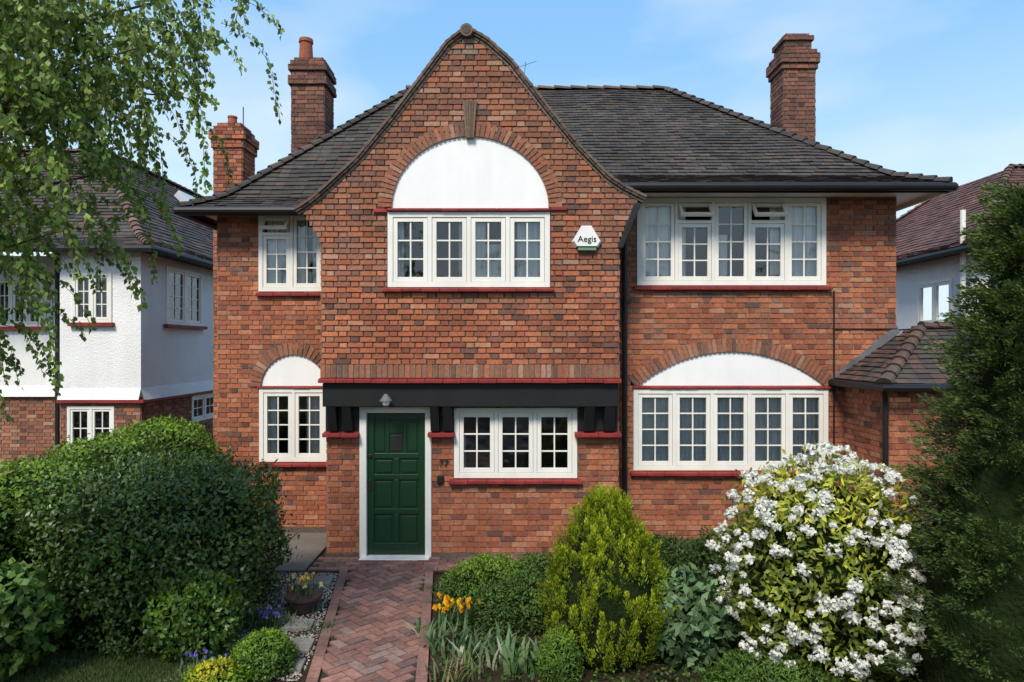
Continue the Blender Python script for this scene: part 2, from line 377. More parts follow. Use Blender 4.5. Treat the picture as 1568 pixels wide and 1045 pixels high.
r=MB()
def sill(x0,x1,Y,z0,z1,out=0.09):
    n=max(1,int((x1-x0)/0.23)); 
    for i in range(n):
        a=x0+(x1-x0)*i/n+0.0015; b=x0+(x1-x0)*(i+1)/n-0.0015; j=U(-.003,.003); Yo=Y-out+j
        r.hexa([(a,Yo,z0+j),(b,Yo,z0+j),(b,Yo,z1-0.02+j),(a,Yo,z1-0.02+j),(a,Y+0.02,z0),(b,Y+0.02,z0),(b,Y+0.02,z1),(a,Y+0.02,z1)])
sill(-1.71,0.56,YJ,3.62,3.68); sill(1.76,4.62,YM,3.71,3.775); sill(1.71,4.64,YM,1.03,1.095)
sill(-3.93,-2.86,YL,3.67,3.735,.07); sill(-3.93,-2.81,YL,1.05,1.115); sill(-0.86,0.95,YP,1.03,1.095)
sill(-1.84,-1.655,YJ,4.67,4.735,0.05); sill(-1.652,0.505,YJ,4.69,4.742,0.07); sill(0.51,0.73,YJ,4.70,4.765,0.05); sill(-2.57,1.45,YJ,2.41,2.478,0.06); sill(1.74,4.62,YM,2.283,2.33,0.05); sill(-3.92,-2.83,YL,2.253,2.29,.05)
for (a,b_) in ((-2.56,-2.075),(-1.14,-0.775),(0.85,1.48)): sill(a,b_,YP,1.67,1.74,0.14)
r.obj('red_tile_sills',M_red,house,0.006)

k=MB()
k.box(-2.53,1.42,YJ+0.02,YJ+0.14,2.09,2.405); k.box(-2.54,1.43,YJ+0.14,YM+0.4,2.30,2.40)
for x in (-2.48,-2.28,-1.10,-0.93,0.97,1.24):
    w1=0.12 if x<0.9 else 0.14
    k.hexa([(x,YP-0.11,1.745),(x+w1,YP-0.11,1.745),(x+w1,YJ+0.03,2.088),(x,YJ+0.03,2.088),(x,YP-0.01,1.745),(x+w1,YP-0.01,1.745),(x+w1,YP-0.01,2.088),(x,YP-0.01,2.088)])
for (a,b_) in ((-2.54,-2.085),(-1.095,-0.795),(0.895,1.44)): k.box(a,b_,YP-0.035,YP-0.014,1.745,2.085)
k.hexa([(1.40,YJ-0.03,4.2),(1.47,YJ-0.03,4.2),(1.72,YJ-0.03,4.80),(1.62,YJ-0.03,4.80),(1.40,YM,4.2),(1.47,YM,4.2),(1.72,YM,4.80),(1.62,YM,4.80)])
k.obj('black_timber_beam',M_black,house,0.008)

d=MB(); d.box(-2.08,-1.985,YP-0.03,YP+0.1,0.02,2.07); d.box(-1.185,-1.10,YP-0.03,YP+0.1,0.02,2.07); d.box(-1.985,-1.185,YP-0.028,YP+0.1,1.99,2.07)
d.box(-2.06,-1.12,YP-0.17,YP+0.1,0.004,0.035)
d.obj('door_frame',M_paint,house,0.004)
g=MB(); xa,xb=-1.98,-1.19; yd=YP+0.03
g.box(xa,xb,yd+0.02,yd+0.045,0.05,1.985)
g.box(xa,xa+0.09,yd-0.002,yd+0.02,0.05,1.985); g.box(xb-0.09,xb,yd-0.002,yd+0.02,0.05,1.985)
rails=[(0.05,0.2),(0.60,0.67),(1.07,1.14),(1.36,1.43),(1.89,1.985)]
for (a,b_) in rails: g.box(xa+0.09,xb-0.09,yd-0.001,yd+0.02,a,b_)
xm=(xa+xb)/2
for (a,b_) in ((0.2,0.60),(0.67,1.07),(1.14,1.36)):
    g.box(xm-0.035,xm+0.035,yd,yd+0.02,a,b_)
    for (p,q) in ((xa+0.09,xm-0.035),(xm+0.035,xb-0.09)): g.box(p+0.03,q-0.03,yd+0.006,yd+0.02,a+0.03,b_-0.03)
for c in (xm-0.14,xm+0.1): g.box(c,c+0.04,yd,yd+0.02,1.43,1.89)
for (p,q) in ((xa+0.09,xm-0.14),(xm+0.14,xb-0.09)): g.box(p+0.025,q-0.025,yd+0.006,yd+0.02,1.46,1.86)
g.box(xm-0.1,xm+0.1,yd+0.004,yd+0.02,1.70,1.87)
g.obj('front_door',M_green,house,0.005)
M_bk=mat_attr('dark_iron',0.35,0.1,3,20,0.05,0.002,0.5,color=(0.02,0.02,0.02))
g=MB(); g.box(xm-0.075,xm+0.075,yd+0.008,yd+0.03,1.46,1.68); g.box(xm-0.12,xm+0.12,yd-0.008,yd,0.105,0.15); g.box(xa+0.02,xa+0.05,yd-0.02,yd,0.92,1.07)
g.box(xa+0.015,xa+0.06,yd-0.03,yd,1.38,1.42)
g.obj('door_furniture',M_bk,house,0.003)
st=MB(); st.box(-2.15,-1.05,YP-0.24,YP-0.04,0,0.022,(0.22,0.2,0.19)); 
n=12
for i in range(n): st.box(-2.13+i*0.088,-2.13+i*0.088+0.08,YP-0.33,YP-0.245,0,0.02,pick(ORANGE))
st.obj('door_step',M_pave,house)
def text(tag,s,loc,size,mat,parent):
    cu=bpy.data.curves.new(tag,'FONT'); cu.body=s; cu.size=size; cu.extrude=0.003; cu.align_x='CENTER'; cu.align_y='CENTER'
    o=bpy.data.objects.new(tag,cu); scene.collection.objects.link(o); o.location=loc; o.rotation_euler=(math.pi/2,0,0); cu.materials.append(mat); o.parent=parent
text('house_number','77',(-0.93,YP-0.03,1.30),0.13,M_black,house)
q=MB(); q.box(-1.02,-0.93,YP-0.05,YP-0.01,1.03,1.14); q.obj('door_bell_box',M_black,house,0.01)

q=MB(); xl,yl=-1.66,YJ-0.1
tube(q,[(xl,YJ+0.03,2.23),(xl,yl,2.24)],0.012); 
tube(q,[(xl,yl,2.27),(xl,yl,2.235),(xl,yl,2.19),(xl,yl,2.175)],[0.02,0.045,0.08,0.085],14)
tube(q,[(xl,YJ+0.0,2.2),(xl,YJ+0.03,2.2)],0.04,12)
q.obj('porch_lantern_hood',M_lead,house)
q=MB(); tube(q,[(xl,yl,2.174),(xl,yl,2.13),(xl,yl,2.11)],[0.05,0.045,0.02],12); q.obj('porch_lantern_glass',M_smooth,house)

al=empty('burglar_alarm_box'); q=MB()
pf=[(0.84,4.20),(1.14,4.20),(1.19,4.28),(1.06,4.50),(0.92,4.50),(0.79,4.28)]
fr_=[(0.99+(x-0.99)*0.86,YJ-0.09,4.34+(z-4.34)*0.86) for x,z in pf]; bk=[(x,YJ-0.018,z) for x,z in pf]
q.poly(fr_,(0.8,0.8,0.78))
for i in range(6): j=(i+1)%6; q.poly([fr_[i],fr_[j],bk[j],bk[i]],(0.75,0.75,0.72) if i!=0 else (0.05,0.3,0.15))
q.obj('casing',M_gen,al)
q=MB(); q.box(0.87,1.11,YJ-0.088,YJ-0.02,4.165,4.2,(0.12,0.25,0.14)); q.obj('strobe',M_gen,al)
text('lettering','Aegis',(0.99,YJ-0.094,4.31),0.115,M_black,al)

def resample(pl,step):
    P=[Vector((p[0],0,p[1])) for p in pl]
    tot=sum((b-a).length for a,b in zip(P,P[1:])); n=int(tot/step); res=[]
    for i in range(n+1):
        t=tot*i/n; 
        for a,b in zip(P,P[1:]):
            l=(b-a).length
            if t<=l+1e-6: res.append(a.lerp(b,min(1,t/l))); break
            t-=l
    return res
v=MB(); rf=MB()
for pl,sg in ((gl_[5:],-1),(gr_[5:],1)):
    pl=[(pl[0][0]+sg*0.06,pl[0][1]-0.03)]+pl
    pts=resample(pl,0.10)
    for i in range(len(pts)-1):
        a,b=pts[i],pts[i+1]; dd=(b-a).normalized(); nn=Vector((-dd.z,0,dd.x))*(1 if sg<0 else -1)
        if nn.z<0: nn=-nn
        c=pick(RIDGE); e=dd*0.008
        def bx(o0,o1,y0,y1,col,a=a,b=b,nn=nn,e=e):
            p=[a-e+nn*o0,b+nn*o0,b+nn*(o1-0.004),a-e+nn*(o1+0.006)]
            v.hexa([(q.x,y0,q.z) for q in p]+[(q.x,y1,q.z) for q in p],col)
        bx(0.03,0.062,YJ-0.075+U(-.007,.007),YJ+0.25,c); bx(0.0,0.028,YJ-0.06,YJ+0.2,pick(TILER)); bx(-0.035,-0.002,YJ-0.03,YJ+0.1,(0.19,0.15,0.115))
        y=YJ+0.25; 
        while y<12.3:
            j=U(0,0.006); cc=pick(TILE)
            p=[a+nn*(0.055+j),b+nn*0.035]
            rf.poly([(p[0].x,y,p[0].z),(p[0].x,y+0.162,p[0].z),(p[1].x,y+0.162,p[1].z),(p[1].x,y,p[1].z)],cc); y+=0.165
        v.poly([(a.x,YJ,a.z),(b.x,YJ,b.z),(b.x,12.3,b.z),(a.x,12.3,a.z)],(0.02,0.02,0.02))
tube(v,[(-0.6,YJ-0.10,7.07),(-0.6,YJ+0.2,7.07)],0.085,14,(0.15,0.11,0.08))
tube(v,[(-0.6,YJ-0.105,7.07),(-0.6,YJ-0.09,7.07)],0.055,12,(0.08,0.06,0.045))
tube(v,[(-0.6,YJ+0.2,7.07),(-0.6,12.3,7.07)],0.072,10,(0.14,0.09,0.07))
v.obj('gable_verge',M_tile,house); rf.obj('gable_roof',M_tile,house)

t=MB(); ZR=7.61; YR=12.56
eR=(6.02,9.38,5.14); kR=(2.84,YR,ZR)
slope(t,(-0.6,9.38,5.14),eR,(-0.6,YR,ZR),kR,TILE)
slope(t,eR,(6.02,15.9,5.14),kR,(2.84,12.9,ZR),TILE)
eL=(-4.92,10.1,4.95); kL=(-1.9,YR+0.05,ZR)
slope(t,eL,(-0.6,10.1,4.95),kL,(-0.6,YR+0.05,ZR),TILE)
slope(t,(-4.92,15.9,4.95),eL,(-1.9,12.9,ZR),kL,TILE)
slope(t,(6.02,15.9,5.0),(-4.92,15.9,5.0),(2.84,12.65,ZR-.01),(-1.9,12.65,ZR-.01),TILE,gauge=0.3,tw=0.6)
hiptiles(t,eR,kR,TILE,r=0.095); hiptiles(t,eL,kL,TILE,r=0.095)
hiptiles(t,(-1.95,YR+0.04,ZR+0.02),(2.9,YR+0.04,ZR+0.02),RIDGE,prof=None,r=0.09,step=0.3)
t.obj('roof_tiles',M_tile,house)
q=MB()
def gutter(p0,p1,r_=0.058): tube(q,[p0,p1],r_,10)
gutter((1.52,9.36,5.09),(6.07,9.36,5.09)); gutter((6.07,9.36,5.09),(6.07,15.9,5.09)); gutter((-4.96,10.06,4.90),(-2.72,10.06,4.90)); gutter((-4.96,10.06,4.9),(-4.96,15.9,4.9))
tube(q,[(1.62,9.4,5.05),(1.62,9.6,4.9),(1.62,9.82,4.75),(1.62,9.82,0.05)],0.036,8)
tube(q,[(4.66,9.88,3.7),(4.66,9.88,1.2)],0.013,6); tube(q,[(4.66,9.88,3.15),(5.57,9.88,3.15)],0.01,6)
tube(q,[(-2.6,10.1,4.9),(-2.6,10.4,4.7),(-2.6,10.45,0)],0.036,8)
q.obj('gutters_and_downpipes',M_black,house)
q=MB(); q.box(1.5,6.0,9.42,9.46,5.02,5.12); q.box(-4.9,-2.7,10.12,10.16,4.84,4.94); q.obj('fascia',M_black,house)
q=MB(); q.box(1.5,5.98,9.46,YM+.01,5.06,5.085); q.box(5.57,5.98,YM+.01,15.8,5.06,5.085); q.box(5.96,6.0,9.46,15.8,5.0,5.1)
q.box(-4.88,-2.5,10.16,YL+.01,4.955,4.97); q.box(-4.9,-4.5,YL+.01,15.8,4.955,4.97); q.obj('soffit',M_paint,house)

def chimney(tag,x0,x1,y0,y1,pal,corb,pot=None,mort=MORT_D):
    m=MB()
    def shell(e,za,zb):
        bricks(m,front(y0-e),za,zb,lambda z:[(x0-e,x1+e)],pal,mort); bricks(m,sideR(x1+e),za,zb,lambda z:[(y0-e,y1+e)],pal,mort)
        bricks(m,sideL(x0-e),za,zb,lambda z:[(y0-e,y1+e)],pal,mort)
        m.poly([(x0-e,y1+e,za),(x1+e,y1+e,za),(x1+e,y1+e,zb),(x0-e,y1+e,zb)],(.2,.09,.06))
        m.poly([(x0-e-.01,y0-e-.01,zb),(x1+e+.01,y0-e-.01,zb),(x1+e+.01,y1+e,zb),(x0-e-.01,y1+e,zb)],(.13,.1,.08))
        m.poly([(x0-e,y0-e,za),(x1+e,y0-e,za),(x1+e,y1+e,za),(x0-e,y1+e,za)],(.1,.06,.05))
    for (e,za,zb) in corb: shell(e,za,zb)
    m.obj(tag,M_brick,house)
    fl=MB()
    if pot:
        (cx,cy,zb,h,r0)=pot
        tube(fl,[(cx,cy,zb-0.02),(cx,cy,zb+0.06)],[r0*1.25,r0*1.15],14,(0.30,0.10,0.065))
        tube(fl,[(cx,cy,zb+.05),(cx,cy,zb+h*0.85),(cx,cy,zb+h*.86),(cx,cy,zb+h)],[r0,r0*0.85,r0*1.0,r0*0.95],14,(0.33,0.11,0.065))
        fl.obj(tag+'_pot',M_brick,house)
chimney('left_chimney',-3.78,-3.22,11.7,12.3,DARKB,[(0.0,6.0,7.38),(0.04,7.38,7.53),(0.0,7.53,7.62),(0.04,7.62,7.72),(0.01,7.72,7.80),(-0.04,7.8,7.86)],pot=(-3.62,12.0,7.84,0.45,0.125))
chimney('side_chimney',-5.42,-4.9,12.4,13.0,ORANGE,[(0.0,0,6.5),(0.03,6.5,6.65),(0.06,6.65,6.80),(0.0,6.8,6.9),(-0.05,6.9,6.97)],pot=(-5.2,12.7,6.97,0.2,0.09))
chimney('right_chimney',4.85,5.42,12.2,12.8,DARKB,[(0.0,5.0,7.85),(0.03,7.85,7.95),(0.06,7.95,8.12),(0.02,8.12,8.2),(-0.05,8.2,8.38),(-0.02,8.38,8.46),(-0.08,8.46,8.52)])
q=MB(); q.box(4.78,5.47,12.1,12.2,5.85,6.05)
tube(q,[(-5.0,12.7,6.95),(-5.0,12.7,7.35)],0.012,5); tube(q,[(0.2,12.5,7.6),(0.25,12.5,8.1)],0.006,4); tube(q,[(0.1,12.5,8.0),(0.45,12.5,8.12)],0.005,4)
q.obj('aerials',M_lead,house)

e=MB(); bricks(e,sideL(4.82),0,2.45,lambda z:[(8.75,YM)],ORANGE,MORT_L); bricks(e,front(8.75),0,2.45,lambda z:[(4.82,7.4)],ORANGE,MORT_L); e.obj('extension_walls',M_brick,house)
e=MB(); EXT=TILER[1:]+TILE[:4]
slope(e,(4.66,YM-0.02,2.42),(4.66,8.55,2.42),(5.75,YM-0.02,3.15),(5.75,9.6,3.15),EXT,prof=lambda t:t)
slope(e,(4.66,8.55,2.42),(7.6,8.55,2.42),(5.75,9.6,3.15),(7.6,9.6,3.15),EXT,prof=lambda t:t)
e.poly([(5.7,YM,3.15),(5.7,9.6,3.15),(7.6,9.6,3.15),(7.6,11,3.15),(5.75,11,3.15)],(.1,.06,.05))
hiptiles(e,(4.66,8.55,2.43),(5.75,9.6,3.16),TILER,prof=None,r=0.09); hiptiles(e,(5.75,9.6,3.17),(7.6,9.6,3.17),TILER,prof=None,r=0.09)
e.obj('extension_roof',M_tile,house)
q=MB(); tube(q,[(4.62,YM,2.38),(4.62,8.5,2.38),(7.6,8.5,2.38)],0.05,8); tube(q,[(4.72,8.66,2.35),(4.76,8.7,2.2),(4.76,8.7,0)],0.035,8); q.obj('extension_gutter',M_black,house)
q=MB(); q.hexa([(4.62,YM-0.03,2.45),(4.70,YM-0.03,2.43),(5.62,YM-0.03,3.1),(5.57,YM-0.03,3.2),(4.62,YM-0.013,2.45),(4.70,YM-0.013,2.43),(5.62,YM-0.013,3.1),(5.57,YM-0.013,3.2)]); q.obj('lead_flashing',M_lead,house)

# =================================================================== NEIGHBOUR LEFT
nh=empty('white_house')
m=MB()
def hole_wall_front(mb,Y,x0,x1,z0,z1,holes):
    xs=sorted(set([x0,x1]+[h[0] for h in holes]+[h[1] for h in holes])); zs=sorted(set([z0,z1]+[h[2] for h in holes]+[h[3] for h in holes]))
    for a,b in zip(xs,xs[1:]):
        for c,d in zip(zs,zs[1:]):
            if any(h[0]-1e-6<=a and b<=h[1]+1e-6 and h[2]-1e-6<=c and d<=h[3]+1e-6 for h in holes): continue
            mb.poly([(a,Y,c),(b,Y,c),(b,Y,d),(a,Y,d)])
def hole_wall_side(mb,X,y0,y1,z0,z1,holes):
    t=MB(); hole_wall_front(t,0,y0,y1,z0,z1,holes)
    for f in t.f: mb.poly([(X,t.v[i][0],t.v[i][2]) for i in f])
hole_wall_front(m,13.06,-8.65,-7.1,1.93,4.75,[(-8.4,-7.65,3.35,4.3)])
hole_wall_side(m,-7.1,13.06,22,1.93,4.75,[(14.0,15.6,3.35,4.55)])
hole_wall_side(m,-8.65,13.06,14.0,1.93,4.75,[]); hole_wall_front(m,14.0,-15,-8.65,1.93,4.75,[(-10.6,-9.6,3.3,4.3)])
for a,b_,Y0 in ((-8.65,-7.1,13.06),(-15,-8.65,14.0)): m.poly([(a-0.0,Y0-0.09,1.87),(b_,Y0-0.09,1.87),(b_,Y0,2.1),(a,Y0,2.1)])
m.poly([(-7.01,13.0,1.87),(-7.01,22,1.87),(-7.1,22,2.1),(-7.1,13.06,2.1)])
m.obj('rendered_walls',M_render,nh)
m=MB(); hh=[rect(-8.5,-7.6,0.9,1.75)]
bricks(m,front(13.06),0,1.93,lambda z:intervals(-8.65,-7.1,hh,z),BROWN,MORT_L); bricks(m,sideR(-7.1),0,1.93,lambda z:intervals(13.06,20,[rect(15.1,16.4,1.2,1.8)],z),BROWN,MORT_D)
bricks(m,front(14.0),0,1.93,lambda z:intervals(-13,-8.65,[],z),BROWN,MORT_L)
m.obj('brick_base',M_brick,nh)
window(nh,'bay_upper',13.06,-8.4,-7.65,3.35,4.3,2,2,3,sw=.045); window(nh,'bay_lower',13.06,-8.5,-7.6,0.9,1.75,2,2,2,sw=.045); window(nh,'front_upper',14.0,-10.6,-9.6,3.3,4.3,3,2,3,sw=.045)
def side_window(par,tag,X,y0,y1,z0,z1,nl,c,r_,sgn):
    obs=window(par,tag,0,y0,y1,z0,z1,nl,c,r_)
    for o in obs:
        for vv in o.data.vertices:
            x,y,z=vv.co; vv.co=(X-sgn*y,x,z)
side_window(nh,'side_upper',-7.1,14.0,15.6,3.35,4.55,2,2,4,1); side_window(nh,'side_lower',-7.1,15.1,16.4,1.2,1.8,2,2,2,1)
q=MB(); q.box(-8.45,-7.6,12.97,13.06,3.28,3.35); q.box(-7.1,-7.0,13.9,15.7,3.28,3.35); q.box(-8.65,-7.0,12.96,13.06,1.82,1.88);q.box(-7.09,-7.0,13.06,20,1.82,1.87); q.box(-10.7,-9.5,13.9,14,3.23,3.3)
q.obj('red_sills',M_red,nh)
t=MB()
slope(t,(-15,12.7,4.78),(-6.75,12.7,4.78),(-15,16.4,7.55),(-9.8,16.4,7.55),TILER[1:]+TILE,tw=0.2,gauge=0.13)
slope(t,(-6.75,12.7,4.78),(-6.75,26,4.78),(-9.8,16.4,7.55),(-9.8,24,7.55),TILER[:2]+TILE,tw=0.2,gauge=0.13)
hiptiles(t,(-6.75,12.7,4.8),(-9.8,16.4,7.57),RIDGE,r=0.1); hiptiles(t,(-15,16.4,7.57),(-9.8,16.4,7.57),TILER,prof=None,r=.1,step=.3); hiptiles(t,(-9.8,16.4,7.57),(-9.8,24,7.57),TILER,prof=None,r=.1,step=.3)
t.poly([(-15,16.4,7.5),(-9.8,16.4,7.5),(-9.8,24,7.5),(-12.8,27,4.7),(-15,27,4.7)],(.08,.05,.04))
t.obj('roof',M_tile,nh)
q=MB(); tube(q,[(-15,12.68,4.72),(-6.72,12.68,4.72),(-6.72,25,4.72)],0.07,8); tube(q,[(-9.25,13.9,4.7),(-9.25,13.9,0)],0.05,8); q.poly([(-15,12.7,4.7),(-6.75,12.7,4.7),(-6.75,25,4.7),(-7.1,25,4.7),(-7.1,13.06,4.7),(-15,13.06,4.7)])
tube(q,[(-9.25,13.9,4.2),(-8.7,13.5,4.4)],0.04,8)
q.obj('gutters',M_black,nh)
q=MB(); a=Vector((-8.5,18.5,6.43)); d1=Vector((-0.62,0,0.60)); n_=Vector((0.09,0,0.1))
p=[a,a+Vector((0,1.0,0)),a+Vector((0,1.0,0))+d1,a+d1]; q.hexa([x+n_ for x in p]+[x-n_*.5 for x in p],(.5,.55,.6)); q.obj('skylight',M_gen,nh)

# =================================================================== NEIGHBOUR RIGHT
nr=empty('white_house.001'); m=MB()
hole_wall_side(m,9.1,13.5,22,1.2,4.85,[(14.1,15.3,3.35,4.3)]); hole_wall_front(m,13.5,9.1,16,1.2,4.85,[(9.35,10.6,3.3,4.4)])
m.obj('rendered_walls',M_render,nr)
m=MB(); bricks(m,sideL(9.1),0,1.2,lambda z:[(13.5,20)],BROWN,MORT_D); bricks(m,front(13.5),0,1.2,lambda z:[(9.1,15)],BROWN,MORT_D); m.obj('brick_base',M_brick,nr)
side_window(nr,'side_upper',9.1,14.1,15.3,3.35,4.3,2,1,1,-1); window(nr,'front_upper',13.5,9.35,10.6,3.3,4.4,2,2,3)
q=MB(); q.box(9.0,9.1,14.0,15.4,3.27,3.35); q.obj('red_sills',M_red,nr)
t=MB(); TR=[((0.15,0.07,0.058),3),((0.12,0.06,0.05),3),((0.18,0.085,0.062),2),((0.1,0.06,0.05),1)]
slope(t,(8.75,21.5,4.85),(8.75,13.1,4.85),(11.75,18.5,7.1),(11.75,16.1,7.1),TR,tw=0.2,gauge=0.13); slope(t,(8.75,13.1,4.85),(17,13.1,4.85),(11.75,16.1,7.1),(17,16.1,7.1),TR,tw=0.2,gauge=.13)
t.poly([(11.75,18.5,7.08),(11.75,16.1,7.08),(17,16.1,7.08),(17,21.5,4.8),(8.75,21.5,4.8)],(.1,.05,.04))
hiptiles(t,(8.75,13.1,4.87),(11.75,16.1,7.12),RIDGE); hiptiles(t,(11.75,16.1,7.12),(17,16.1,7.12),RIDGE,prof=None); hiptiles(t,(8.75,21.5,4.87),(11.75,18.5,7.12),RIDGE)
t.obj('roof',M_tile,nr)
q=MB(); tube(q,[(8.72,21,4.78),(8.72,13.07,4.78),(17,13.07,4.78)],0.06,8); q.poly([(8.75,21,4.76),(8.75,13.1,4.76),(17,13.1,4.76),(17,13.5,4.76),(9.1,13.5,4.76),(9.1,21,4.76)]); q.obj('gutters',M_black,nr)
q=MB(); tube(q,[(8.95,13.55,5.6),(8.95,13.55,3.6)],0.05,8); q.obj('soil_pipe',M_paint,nr)

# =================================================================== GROUND
g=MB(); g.poly([(-400,-400,0),(400,-400,0),(400,400,0),(-400,400,0)]); g.obj('ground',M_soil)
M_lawn=mat_attr('lawn',0.9,0.4,2,60,0.8,0.03,0.1,color=(0.065,0.10,0.022),fine=0.4,fscale=50)
g=MB(); g.poly([(-4.6,1.5,0.004),(-2.3,1.5,0.004),(-2.35,6.5,0.004),(-4.6,6.3,0.004)]); g.poly([(0.2,1.5,0.004),(4.5,1.5,0.004),(4.5,4.6,0.004),(0.2,4.6,0.004)]); g.obj('lawn',M_lawn)
M_asph=mat_attr('asphalt',0.9,0.2,1,80,0.5,0.01,0.2,color=(0.05,0.05,0.052))
M_conc=mat_attr('concrete',0.9,0.3,2,60,0.4,0.006,0.2,color=(0.17,0.155,0.135),fine=.2)
g=MB(); g.poly([(-80,-9,0.004),(80,-9,0.004),(80,-2.6,0.004),(-80,-2.6,0.004)]); g.obj('road',M_asph)
g=MB(); g.box(-80,80,-2.6,0.2,-0.1,0.12); g.obj('pavement',M_conc)
def pathL(y): return -1.77-(y-5.88)*0.151
def pathR(y): return -0.73-(y-5.88)*0.097
P_=MB(); W=0.105
PAV=[((0.26,0.135,0.108),3),((0.22,0.115,0.094),3),((0.30,0.155,0.12),2),((0.18,0.115,0.10),1.8),((0.27,0.18,0.15),1.2)]
def inpath(x,y): return (0.3<y<8.75 and pathL(y)+0.10<x<pathR(y)-0.10)
ca=math.cos(math.radians(43)); sa=math.sin(math.radians(43))
for i in range(-120,121):
    for j in range(-120,121):
        if (i-j)%4: continue
        for (x,y,w_,h_) in ((i,j,2,1),(i,j+1,1,2)):
            cx,cy=(x+w_/2)*W,(y+h_/2)*W; X=-1.3+cx*ca-cy*sa; Yc=5.5+cx*sa+cy*ca
            if not inpath(X,Yc): continue
            e=0.0065; z=0.03+U(-.003,.003); tl=U(-.003,.003); c=pick(PAV); pts=[]
            for (a,b_) in ((x*W+e,y*W+e),((x+w_)*W-e,y*W+e),((x+w_)*W-e,(y+h_)*W-e),(x*W+e,(y+h_)*W-e)):
                pts.append((-1.3+a*ca-b_*sa,5.5+a*sa+b_*ca))
            P_.hexa([(p[0],p[1],z+(tl if k%2 else -tl)) for k,p in enumerate(pts)]+[(p[0],p[1],0.006) for p in pts],c,back=False)
y=0.3
while y<8.72:
    for fn,s_ in ((pathL,1),(pathR,-1)):
        a=fn(y); b_=fn(y+0.205); c=pick(PAV); z=0.035+U(-.002,.003)
        p=[(a,y),(a+s_*0.1,y),(b_+s_*0.1,y+0.205),(b_,y+0.205)]
        P_.hexa([(q[0],q[1],z) for q in p]+[(q[0],q[1],0.0) for q in p],c,back=False)
    y+=0.215
yy=8.78; row=0
while yy<9.3:
    x=-2.62+(0.1 if row%2 else 0)
    while x<0.0:
        P_.box(x,x+0.2,yy,yy+0.098,0.005,0.028+U(-.003,.003),pick(PAV)); x+=0.208
    yy+=0.104; row+=1
P_.obj('garden_path',M_pave)
g=MB(); g.poly([(pathL(0.3),0.3,0.008),(pathR(0.3),0.3,0.008),(pathR(8.8),8.8,0.008),(pathL(8.8),8.8,0.008)]); g.poly([(-2.65,8.7,0.012),(0.05,8.7,0.012),(0.05,9.33,0.012),(-2.65,9.33,0.012)]); g.obj('path_bedding',mat_attr('sand_joint',0.95,0.3,5,50,0.5,0.01,0.1,color=(0.05,0.048,0.03)))
g=MB(); g.box(-4.5,-3.3,8.75,10.5,0,0.035); g.box(-3.29,-2.66,8.75,10.5,0,0.033); g.obj('concrete_apron',M_conc,None,0.01)
g=MB()
for _ in range(7000):
    x,y=U(-3.0,-1.85),U(5.9,8.7)
    if x>pathL(y)-0.02: continue
    s=U(0.007,0.018); z=U(0.002,0.012); c=random.choice([(0.46,0.42,0.36),(0.34,0.29,0.24),(0.26,0.21,0.17),(0.55,0.51,0.47),(0.38,0.28,0.2)])
    a=U(0,6.28); p=[(x+s*math.cos(a+k*1.57)*U(.6,1),y+s*math.sin(a+k*1.57)*U(.6,1)) for k in range(4)]
    for k in range(0,4): g.poly([(p[k][0],p[k][1],z),(p[(k+1)%4][0],p[(k+1)%4][1],z),(x,y,z+s*.7)],c)
g.obj('gravel',M_pave)
g=MB()
for (x,y,w_,h_) in ((-2.08,6.55,0.34,0.3),(-2.2,7.05,0.3,0.25),(-2.42,8.35,.44,.3),(-2.02,6.15,.3,.25)): 
    c=(0.28,0.25,0.215); g.hexa([(x-w_/2,y-h_/2,0.04),(x+w_/2,y-h_/2+.03,0.04),(x+w_/2-.02,y+h_/2,0.04),(x-w_/2+.03,y+h_/2,0.04),(x-w_/2,y-h_/2,0),(x+w_/2,y-h_/2+.03,0),(x+w_/2-.02,y+h_/2,0),(x-w_/2+.03,y+h_/2,0)],c)
g.obj('stepping_stones',M_pave,None,0.01)

# =================================================================== FOLIAGE
def leaves(name,C,Dr,Nm,L,W,cols,mat,parent=None):
    C=np.asarray(C,float); n=len(C)
    def nz(a): return a/np.maximum(np.linalg.norm(a,axis=1,keepdims=True),1e-6)
    Dr=nz(Dr); S=nz(np.cross(Dr,Nm)); Nn=np.cross(S,Dr)
    L=np.broadcast_to(np.asarray(L,float),(n,))[:,None]; W=np.broadcast_to(np.asarray(W,float),(n,))[:,None]
    v=np.stack([C-Dr*L/2,C+S*W/2-Nn*W*0.12,C+Dr*L/2,C-S*W/2-Nn*W*0.12],1).reshape(-1,3)
    me=bpy.data.meshes.new(name); me.vertices.add(4*n); me.vertices.foreach_set('co',v.ravel().astype(np.float32))
    me.loops.add(4*n); me.loops.foreach_set('vertex_index',np.arange(4*n,dtype=np.int32))
    me.polygons.add(n); me.polygons.foreach_set('loop_start',np.arange(0,4*n,4,dtype=np.int32))
    try: me.polygons.foreach_set('loop_total',np.full(n,4,dtype=np.int32))
    except Exception: pass
    ca=me.color_attributes.new('Col','FLOAT_COLOR','CORNER'); a=np.ones((4*n,4),np.float32); a[:,:3]=np.repeat(cols,4,axis=0); ca.data.foreach_set('color',a.ravel())
    me.materials.append(mat); me.update(calc_edges=True); me.validate()
    o=bpy.data.objects.new(name,me); scene.collection.objects.link(o)
    if parent: o.parent=parent
    return o
def pal_arr(pal,n,jit=0.2,idx=None):
    c=np.array([p[0] for p in pal]); w=np.array([p[1] for p in pal],float); w/=w.sum()
    k=rng.choice(len(pal),n,p=w); a=c[k]*(1+rng.uniform(-jit,jit,(n,1))); return a
def rdir(n): a=rng.normal(size=(n,3)); return a/np.linalg.norm(a,axis=1,keepdims=True)
